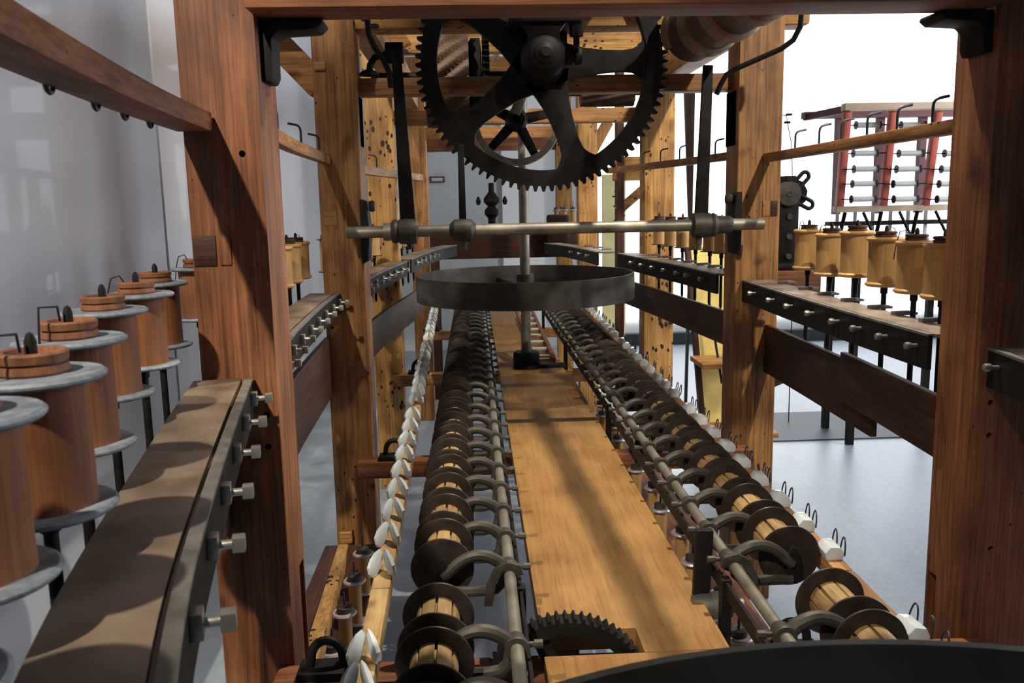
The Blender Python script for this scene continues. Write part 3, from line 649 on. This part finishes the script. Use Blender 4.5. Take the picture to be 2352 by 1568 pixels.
# small gear coming up through the slot in the board
g2 = thing('slot_gear', 'dark toothed gear rim rising through the slot in the centre board', 'gear', (.150, 1.485, -.90))
gear(MB(), (0, 0, 0), .122, .147, .155, -.018, .018, 60).obj('toothed_rim', 'iron', g2, local=True, auto=25)
for k in range(4): MB().bar((0, 0, 0), (.13*math.cos(PI*k/2+.4), 0, .13*math.sin(PI*k/2+.4)), .03, .016, up=(0, 1, 0)).obj('spoke', 'iron', g2, local=True)
MB().lathe([(0, -.03), (.03, -.03), (.03, .03), (0, .03)], axis='Y', n=16).obj('hub', 'iron', g2, local=True)
# spoked pulley behind the big gear
c = P(1186, 276, Y=3.95)
pw = thing('spoked_pulley', 'brown-grey spoked pulley ring hanging behind the big gear wheel', 'pulley', tuple(c))
MB().lathe([(.168, -.02), (.196, -.02), (.199, 0), (.196, .02), (.168, .02), (.172, 0)], axis='Y', n=56, closed=True).obj('rim', 'steel', pw, local=True)
for k in range(5):
    a = math.radians(-62+72*k); MB().bar((0, 0, 0), (.175*math.cos(a), 0, .175*math.sin(a)), .05, .02, up=(0, 1, 0), w2=.034).obj('spoke', 'iron', pw, local=True, bevel=.003)
MB().lathe([(0, -.05), (.035, -.05), (.05, -.02), (.05, .03), (0, .03)], axis='Y', n=20).obj('hub', 'iron', pw, local=True)
MB().bar((-.01, -.07, .02), (.05, -.07, .16), .045, .02, up=(0, 1, 0)).obj('crank_web', 'steel', pw, local=True, bevel=.006)
MB().lathe([(.016, -.05), (.016, .16)], axis='Y', n=12).obj('axle', 'iron', pw, local=True)
# helical wooden roller, window side
def helix_roller(c, r, L, axis, turns, starts, depth, n=72, k=70):
    vs = []; fs = []
    for i in range(k+1):
        h = L*i/k
        for j in range(n):
            a = 2*PI*j/n; ph = starts*(a+2*PI*turns*i/k)
            rr = r-depth*(.5+.5*math.tanh(3*math.sin(ph)))
            p = (rr*math.cos(a), rr*math.sin(a))
            vs.append((p[0], h, p[1]) if axis == 'Y' else (h, p[0], p[1]))
    for i in range(k):
        for j in range(n): fs.append((i*n+j, i*n+(j+1) % n, (i+1)*n+(j+1) % n, (i+1)*n+j))
    fs += [tuple(range(n))[::-1], tuple(range(k*n, (k+1)*n))]
    return MB().add(vs, fs)
hr = thing('helical_roller', 'brown wooden roller with a pale raised spiral under the roof beam, window side', 'roller', (.745, 2.12, .545))
MB().lathe([(.098, 0), (.098, .86)], axis='Y', n=56).obj('roller_body', wood('roller_wood', 'Y', (.04, .018, .010), (.10, .05, .028), (.16, .085, .045), grain=.5), hr, local=True)
def spiral(r0, r1, L, turns, ph, wd, k=80):
    vs = []; fs = []
    for i in range(k+1):
        a = ph+2*PI*turns*i/k; h = L*i/k
        for rr, hh in ((r0, h-wd/2), (r1, h-wd*.4), (r1, h+wd*.4), (r0, h+wd/2)): vs.append((rr*math.cos(a), min(L, max(0, hh)), rr*math.sin(a)))
    for i in range(k):
        for j in range(4): fs.append((i*4+j, i*4+(j+1) % 4, (i+1)*4+(j+1) % 4, (i+1)*4+j))
    fs += [(0, 1, 2, 3), (k*4+3, k*4+2, k*4+1, k*4)]
    return MB().add(vs, fs)
spiral(.096, .109, .86, 3.6, 0, .085, 160).obj('spiral_band', wood('band_wood', 'Y', (.10, .06, .03), (.24, .15, .08), (.34, .23, .13), grain=.5), hr, local=True, auto=50)
MB().lathe([(.02, -.05), (.02, .87)], axis='Y', n=12).obj('axle', 'iron', hr, local=True)
hl = thing('fluted_drum', 'dark brown fluted drum on a cross axle behind the big gear wheel', 'drum', (-.17, 3.62, .50))
helix_roller(0, .20, .17, 'X', .10, 20, .016, n=120, k=12).obj('fluted_body', wood('fluted_wood', 'X', (.05, .03, .02), (.13, .08, .052), (.20, .13, .085), grain=.5), hl, local=True, auto=60)
MB().lathe([(.13, .17), (.145, .18), (.145, .215), (.10, .22)], axis='X', n=40).obj('collar_ring', 'iron', hl, local=True)
m = MB(); gear(m, (0, 0, 0), .05, .15, .168, .225, .25, 40); m.v = [Vector((v.y, v.x, v.z)) for v in m.v]; m.obj('crown_gear', 'iron', hl, local=True, auto=25)
MB().lathe([(.018, -.22), (.018, .45)], axis='X', n=12).obj('axle', 'iron', hl, local=True)
hl2 = thing('fluted_roller', 'brown fluted roller low behind the big gear wheel, window side', 'roller', (.54, 4.36, .515))
helix_roller(0, .066, .26, 'X', .12, 12, .008, n=96, k=14).obj('fluted_body', 'capdark', hl2, local=True, auto=60)
MB().lathe([(.014, -.1), (.014, .36)], axis='X', n=12).obj('axle', 'iron', hl2, local=True)

# ------------------------------------------------------------------ lever shaft in front of the second frame
a = P(795, 533, Y=2.93); b = P(1753, 515, Y=2.93)
ls = thing('lever_shaft', 'horizontal worn steel shaft with iron bosses and upright levers, across the second pair of posts', 'shaft', (XC, 2.93, a.z-.02))
za = (a.z+b.z)/2
MB().lathe([(.0, a.x), (.0195, a.x), (.0195, b.x), (0, b.x)], (0, 2.93, za), axis='X', n=20).obj('rod', 'steel', ls)
def boss(x, prof, mt='castiron'):
    prof = [(r_*1.2, h_*1.1) for r_, h_ in prof]
    MB().lathe(prof, (x, 2.93, za), axis='X', n=24).obj('collar', mt, ls)
def sx_(u): return P(u, 525, Y=2.93).x
boss(sx_(890), [(.017, -.012), (.0245, -.012), (.0245, .012), (.017, .012)], 'steel')
boss(sx_(908), [(.017, -.012), (.03, -.01), (.034, 0), (.03, .01), (.017, .012)])
boss(sx_(937), [(.017, -.032), (.034, -.026), (.036, 0), (.034, .026), (.017, .032)])
boss(sx_(1063), [(.017, -.04), (.030, -.026), (.032, 0), (.030, .026), (.017, .04)])
boss(sx_(1610), [(.017, -.032), (.034, -.026), (.036, 0), (.034, .026), (.017, .032)])
boss(sx_(1637), [(.017, -.012), (.03, -.01), (.034, 0), (.03, .01), (.017, .012)])
boss(sx_(1660), [(.017, -.028), (.026, -.022), (.024, .02), (.020, .028), (.017, .028)])
for u, yt, w0, w1, ut in ((937, 118, .05, .03, 910), (1610, 150, .045, .032, 1626)):
    MB().bar(P(u, 505, Y=2.93), P(ut, yt, Y=2.93), w0, .018, up=(0, 1, 0), w2=w1).obj('lever', 'iron', ls, bevel=.003)
MB().bar(P(1063, 505, Y=2.93), P(1058, 330, Y=2.93), .024, .014, up=(0, 1, 0), w2=.020).obj('lever', 'iron', ls, bevel=.003)
for u in (940, 1066, 1605):
    q = P(u, 545, Y=2.93); MB().lathe([(.008, -.035), (.008, -.018), (.011, -.018), (.011, .01), (0, .012)], (q.x, 2.93, q.z-.005), n=8).obj('set_screw', 'castiron', ls)
for u, s, x in ((855, 1, PL[1]), (1690, -1, PR[1])):
    z = za
    MB().prism([(x, z+.11), (x+s*.022, z+.10), (x+s*.028, z+.03), (x+s*.028, z-.03), (x+s*.022, z-.10), (x, z-.11)], 2.985, 3.08).obj('wall_bracket', 'iron', ls, bevel=.005)
    MB().lathe([(.0, 0), (.016, 0), (.02, .01), (.016, .02), (0, .02)], (x+(.028 if s > 0 else -.048), 3.02, z+.085), axis='X', n=12).obj('bracket_nut', 'castiron', ls)
tr = thing('shadow_rod', 'added overhead iron rod, out of view, casting the shadow band on the centre board', 'rod', (.54, 2.4, .5))  # unseen rod added above the beams to throw the dark band on the board
MB().tube([(.518, 3.16, .806), (.558, 1.58, .534)], .018, 12).obj('rod', 'iron', tr)
MB().box(.49, .546, 3.07, 3.17, .721, .79).obj('saddle', 'iron', tr); MB().box(.53, .586, 1.56, 1.62, .501, .519).obj('saddle', 'iron', tr)
# bent iron rods by the roof
br1 = MB().tube([P(1842, 25, Y=2.75), P(1838, 62, Y=2.76), P(1822, 92, Y=2.78), P(1795, 112, Y=2.80), P(1740, 136, Y=2.83), P(1690, 158, Y=2.87), P(1668, 172, Y=2.88), P(1655, 195, Y=2.9), P(1646, 216, Y=2.915)], .0085, 10).obj('bent_rod', 'iron')
tag(br1, 'bent black iron rod reaching from the roof to the lever beside the knotty post', 'rod')
br2 = MB().tube([P(843, 30, Y=2.75), P(846, 75, Y=2.78), P(858, 105, Y=2.82), P(882, 140, Y=2.86), P(893, 165, Y=2.88), P(898, 200, Y=2.9)], .009, 10).obj('bent_rod', 'iron')
tag(br2, 'bent black iron rod curving down beside the lever, grey-wall side', 'rod')
tag(MB().bar(P(880, 30, Y=3.3), P(928, 110, Y=3.3), .06, .05, up=(0, 1, 0)).obj('diagonal_strut', 'goldX', bevel=.003), 'short diagonal wooden strut beside the fluted drum under the roof', 'strut')
wb_ = thing('arched_bracket', 'small arched black iron bracket standing on the cross beam beside the second post', 'bracket', tuple(P(848, 174, Y=3.14)))
MB().tube([(0, 0, .0), (.005, 0, .035), (.02, 0, .06), (.05, 0, .068), (.075, 0, .07)], .012, 10).obj('arch', 'iron', wb_, local=True)
MB().lathe([(.035, 0), (.03, .012), (.014, .02)], n=16).obj('foot', 'iron', wb_, local=True)
MB().lathe([(0, .06), (.036, .06), (.036, .12), (0, .12)], (.0, 0, .075), axis='X', n=20).obj('bearing_ring', 'iron', wb_, local=True)

# ------------------------------------------------------------------ lower tier under the board
sf = thing('lower_shelf', 'brown wooden shelf plank low under the board, carrying small flanged spools', 'shelf', (.58, 2.6, -1.5))
MB().box(.48, .72, 1.45, 4.4, -1.10, -1.075).obj('plank', 'redY', sf, bevel=.003)
for y in (1.75, 3.3, 4.25): MB().box(.66, .71, y, y+.05, -1.5, -1.10).obj('leg', 'redZ', sf)
def sp_b(): return MB().lathe([(.019, .004), (.0185, .06), (.019, .126)], n=20).mesh('barrel', 'bob_gold')
def sp_f(): return MB().lathe([(.004, -.004), (.030, -.004), (.033, 0), (.030, .004), (.004, .004)], n=26, closed=True).mesh('flange', plain('pink_zinc', (.46, .40, .40), .4, .3))
def sp_t(): return MB().lathe([(.02, 0), (.02, .014), (.006, .016), (.003, .02), (.003, .055), (0, .056)], n=14).mesh('cap', 'castiron')
def spool(x, y, z, label, group):
    t = thing('small_spool', label, 'spool', (x, y, z), group)
    inst('sp_b', sp_b, 'barrel', t); inst('sp_f', sp_f, 'flange', t, (0, 0, .004)); inst('sp_f', sp_f, 'flange', t, (0, 0, .130)); inst('sp_t', sp_t, 'cap', t, (0, 0, .134)); return t
for u, l_ in FAR3:
    q = P(u, 520, Y=6.65); o = spool(q.x, q.y, -.22, l_, 'three far spools behind the drum'); o.scale = (.9, .9, 1.15)
for k in range(12): spool(.555+.02*(k % 2), 1.75+.2*k, -1.075, ORD[k]+' small pale spool past the red-brown posts, on the low shelf', 'small spools on the low shelf, window side')
sf2 = thing('lower_ledge', 'dark wooden ledge low behind the post, carrying pinkish flanged spools, grey-wall side', 'shelf', (-.42, 2.4, -1.5))
MB().box(-.56, -.30, 1.76, 3.0, -1.23, -1.205).obj('plank', 'brnY', sf2, bevel=.003)
for y in (1.8, 2.9): MB().box(-.5, -.45, y, y+.05, -1.5, -1.23).obj('leg', 'brnZ', sf2)
for k in range(4): spool(-.37, 2.0+.2*k, -1.205, ORD[k]+' pinkish spool past the red-brown post, on the low ledge', 'pinkish spools on the low ledge')
# drive bracket by the near window-side corner of the board
db = thing('drive_bracket', 'black upright iron bar with a pale cross spindle beside the board edge', 'bracket', tuple(P(1612, 1440, Y=1.66)))
o0 = Vector(db.location)
p0 = P(1618, 1215, Y=1.66)
MB().bar(P(1607, 1415, Y=1.66), p0, .034, .02, up=(0, 1, 0)).obj('upright_bar', 'iron', db, bevel=.003)
q = P(1645, 1392, Y=1.64)
MB().lathe([(0, -.05), (.022, -.05), (.026, -.03), (.026, -.012), (.03, -.012), (.03, .006), (.022, .006), (.022, .03), (.014, .032), (.014, .055), (0, .055)], (q.x, q.y, q.z), axis='X', n=24).obj('cross_spindle', 'steel', db)
q = P(1627, 1440, Y=1.62)
MB().lathe([(.0, -.028), (.020, -.028), (.022, -.02), (.020, .018), (.012, .02), (.010, .0), (0, .0)], (q.x, q.y, q.z), n=20).obj('oil_cup', 'zinc', db)

# ------------------------------------------------------------------ things beyond the mill on the bright side
cr = thing('creel', 'red-posted creel frame with rows of white spools, standing on the bright floor', 'creel', (2.7, 5.2, -1.5))
tops = [(1946, 1927), (2051, 2027), (2154, 2123), (2262, 2225)]
for (ut, ub) in tops:
    MB().bar(P(ub, 478, Y=5.16), P(ut, 256, Y=5.0), .038, .05, up=(0, 1, 0)).obj('front_post', 'creel', cr, bevel=.003)
for u in (1921, 2014, 2110, 2206):
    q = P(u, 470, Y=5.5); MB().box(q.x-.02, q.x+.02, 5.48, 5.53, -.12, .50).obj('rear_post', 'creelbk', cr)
qa = P(1938, 250, Y=5.0); qb = P(2400, 243, Y=5.0)
MB().box(qa.x, qb.x, 4.98, 5.04, qa.z-.01, qa.z+.03).obj('top_bar', 'ply', cr, bevel=.003)
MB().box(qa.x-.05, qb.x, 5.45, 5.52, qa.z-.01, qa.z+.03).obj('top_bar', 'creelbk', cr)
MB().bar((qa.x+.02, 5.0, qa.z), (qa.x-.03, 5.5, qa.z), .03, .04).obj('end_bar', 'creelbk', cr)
qa = P(1917, 481, Y=5.16); qb = P(2400, 470, Y=5.16)
MB().box(qa.x, qb.x, 5.13, 5.19, qa.z-.018, qa.z+.018).obj('bottom_bar', 'ply', cr, bevel=.003)
MB().box(qa.x, qb.x, 5.22, 5.30, qa.z-.10, qa.z-.075).obj('tie_bar', 'iron', cr)
MB().box(qa.x-.1, qb.x, 5.0, 5.5, qa.z-.36, qa.z-.30).obj('table', 'grey', cr)
for x in (qa.x+.1, qa.x+.75): 
    for y in (5.05, 5.42): MB().box(x-.02, x+.02, y-.02, y+.02, -1.5, qa.z-.36).obj('leg', 'iron', cr)
for k in range(6):
    x = qa.x+.06+.11*k
    MB().bar((x, 5.15, qa.z-.02), (x+(.05 if k % 2 else -.05), 5.1, qa.z-.16), .02, .012).obj('spring_arm', 'iron', cr)
    MB().bar((x, 5.26, qa.z-.30), (x, 5.26, qa.z-.02), .016, .016, up=(0, 1, 0)).obj('stud', 'grey', cr)
def cs_b(): return MB().lathe([(.0, -.07), (.016, -.07), (.016, .07), (0, .07)], axis='X', n=14).mesh('barrel', 'spoolw')
def cs_f(): return MB().lathe([(0, -.003), (.024, -.003), (.024, .003), (0, .003)], axis='X', n=16).mesh('flange', 'wire')
for row, v in enumerate((287, 352, 388, 422, 457)):
    for c_ in range(3):
        u0 = tops[c_][0]+(tops[c_][1]-tops[c_][0])*(v-256)/220; u1 = tops[c_+1][0]+(tops[c_+1][1]-tops[c_+1][0])*(v-256)/220
        q = P((u0+u1)/2+random.uniform(-4, 4), v, Y=5.06)
        t = thing('creel_spool', 'white spool in the %s row from the top, %s gap between red creel posts' % (ORD[row], ORD[c_]), 'spool', tuple(q), 'white spools on the red creel')
        inst('cs_b', cs_b, 'barrel', t); inst('cs_f', cs_f, 'flange', t, (-.07, 0, 0)); inst('cs_f', cs_f, 'flange', t, (.07, 0, 0))
        inst('cs_p', lambda: MB().lathe([(.004, -.13), (.004, .13)], axis='X', n=6).mesh('peg', 'iron'), 'peg', t)
# black iron stand with a hand wheel
q = P(1818, 445, Y=3.9)
im = thing('iron_stand', 'black iron stand with a round dial and slotted ears, behind the knotty post', 'machine', (q.x, 3.95, -.33))
MB().box(q.x-.045, q.x+.045, 3.92, 3.99, -.30, q.z+.05).obj('column', 'iron', im, bevel=.006)
MB().box(q.x-.08, q.x+.08, 3.87, 4.04, -.33, -.30).obj('foot', 'iron', im, bevel=.01)
bt = thing('bracket_table', 'reddish-brown wooden bench under the black iron stand, behind the knotty post', 'bench', (1.4, 4.0, -1.5))
MB().box(1.28, 1.54, 3.8, 4.2, -.43, -.331).obj('top', 'redX', bt, bevel=.004)
for y_ in (3.85, 4.12): MB().box(1.29, 1.34, y_, y_+.05, -1.5, -.43).obj('leg', 'redZ', bt)
MB().prism([(1.34, -.74), (1.47, -.74), (1.44, -.83), (1.34, -.87)], 3.85, 3.89).obj('knee', 'brnX', bt)
MB().lathe([(0, -.012), (.012, -.014), (.014, -.01), (.052, -.008), (.056, 0), (.056, .03), (0, .03)], (q.x-.01, 3.905, q.z), axis='Y', n=32).obj('dial', 'castiron', im)
MB().lathe([(.0, 0), (.065, 0), (.07, .01), (.065, .02), (0, .02)], (q.x+.02, 3.93, q.z), axis='Y', n=9).obj('cam_plate', 'iron', im)
for ang in (48, -28):
    d = Vector((math.cos(math.radians(ang)), 0, math.sin(math.radians(ang)))); e = Vector((q.x, 3.93, q.z))
    ns = Vector((-d.z, 0, d.x)); pts = []
    for k in range(9): a_ = PI*k/8; pts.append(e+d*(.105+.018*math.sin(a_))+ns*.018*math.cos(a_))
    pts = [e+d*.05+ns*.018]+pts+[e+d*.05-ns*.018]
    MB().tube(pts, .009, 8).obj('slotted_ear', 'iron', im)
for k in range(4): MB().lathe([(.014, -.012), (.014, 0)], (q.x, 3.92, q.z-.1-.09*k), axis='Y', n=10).obj('rivet', 'castiron', im)
MB().box(q.x-.02, q.x+.02, 3.9, 4.0, q.z+.05, q.z+.08).obj('top_lug', 'iron', im)
# yellow cabinet with sloping wooden side and a shelf
yc = thing('yellow_stand', 'yellow-panelled wooden display stand with a sloping side and small shelf, between two posts', 'stand', (1.5, 4.9, -1.5))
a = P(1577, 640, Y=4.9); b = P(1628, 985, Y=4.75)
MB().bar((1.33, 4.9, -1.5), (1.22, 4.95, -.27), .03, .05, up=(0, 1, 0)).obj('side_rail', 'brnZ', yc, bevel=.004)
MB().add([(1.345, 4.9, -1.5), (1.62, 4.95, -1.5), (1.62, 5.0, -.28), (1.235, 4.97, -.28), (1.345, 4.92, -1.5), (1.62, 4.97, -1.5), (1.62, 5.02, -.28), (1.235, 4.99, -.28)], [(0, 1, 2, 3), (7, 6, 5, 4), (0, 4, 5, 1), (1, 5, 6, 2), (2, 6, 7, 3), (3, 7, 4, 0)]).obj('back_panel', 'yellow', yc)
for v0, dv in ((828, 0), (985, 0)):
    q = P(1597+(v0-828)*.2, v0, Y=4.78); MB().box(q.x, q.x+.35, 4.62, 4.9, q.z-.02, q.z+.008).obj('shelf', 'goldX', yc, bevel=.003)
MB().bar(P(1628, 690, Y=4.86), P(1658, 880, Y=4.8), .012, .012, up=(0, 1, 0)).obj('strut', 'wire', yc)
cp = thing('cream_board', 'cream information board with small dark print, leaning beyond the far brace', 'board', (1.25, 7.4, -1.5))
q = P(1384, 600, Y=7.4); q2 = P(1437, 400, Y=7.4)
MB().box(q.x, q2.x, 7.4, 7.43, -1.5, q2.z).obj('panel', 'cream', cp)
for k in range(9):
    u = P(random.uniform(1412, 1428), 440+k*11, Y=7.4); MB().box(u.x-.03, u.x+.03, 7.397, 7.4, u.z-.006, u.z+.006).obj('print_line', 'wire', cp)
q = P(1583, 215, Y=6.0)
tp = thing('tapered_post', 'tall dark tapered post standing on the bright floor behind the hook rail', 'post', (q.x, 6, -1.5))
MB().bar((q.x, 6, -1.5), (q.x+.02, 6, -.3), .02, .02, up=(0, 1, 0)).obj('rod', 'wire', tp)
MB().bar((q.x+.02, 6, -.3), (q.x, 6, .75), .02, .02, up=(0, 1, 0), w2=.07, h2=.05).obj('blade', 'brnZ', tp)
sg = thing('wall_bracket_sign', 'small dark framed plate on the grey back wall', 'plate', tuple(P(1004, 412, Y=8.86)))
MB().box(-.075, .075, 0, .04, -.03, .03).obj('frame', 'creelbk', sg, local=True)
MB().box(-.055, .055, -.004, 0, -.016, .016).obj('face', 'grey', sg, local=True)
# two thin lamps' arms seen against the bright wall
fm = thing('wire_arm', 'thin wiry arm with two small black clips beside the knotty post', 'arm', tuple(P(1815, 330, Y=5.6)))
MB().tube([P(1790, 262, Y=5.6), P(1806, 266, Y=5.6), P(1808, 278, Y=5.6), P(1818, 330, Y=5.6), P(1824, 560, Y=5.6)], .003, 6).obj('stalk', 'wire', fm)
for u, v in ((1812, 263), (1808, 281)): q = P(u, v, Y=5.6); MB().box(q.x-.018, q.x+.018, 5.59, 5.61, q.z-.007, q.z+.007).obj('clip', 'iron', fm)
q = P(1824, 560, Y=5.6); MB().lathe([(.004, -1.5-q.z), (.003, 0)], tuple(q), n=8).obj('stalk_foot', 'wire', fm)

# ------------------------------------------------------------------ raise everything so that the floor is at z = 0
for o in list(bpy.data.objects):
    if o.parent is None: o.location.z += H
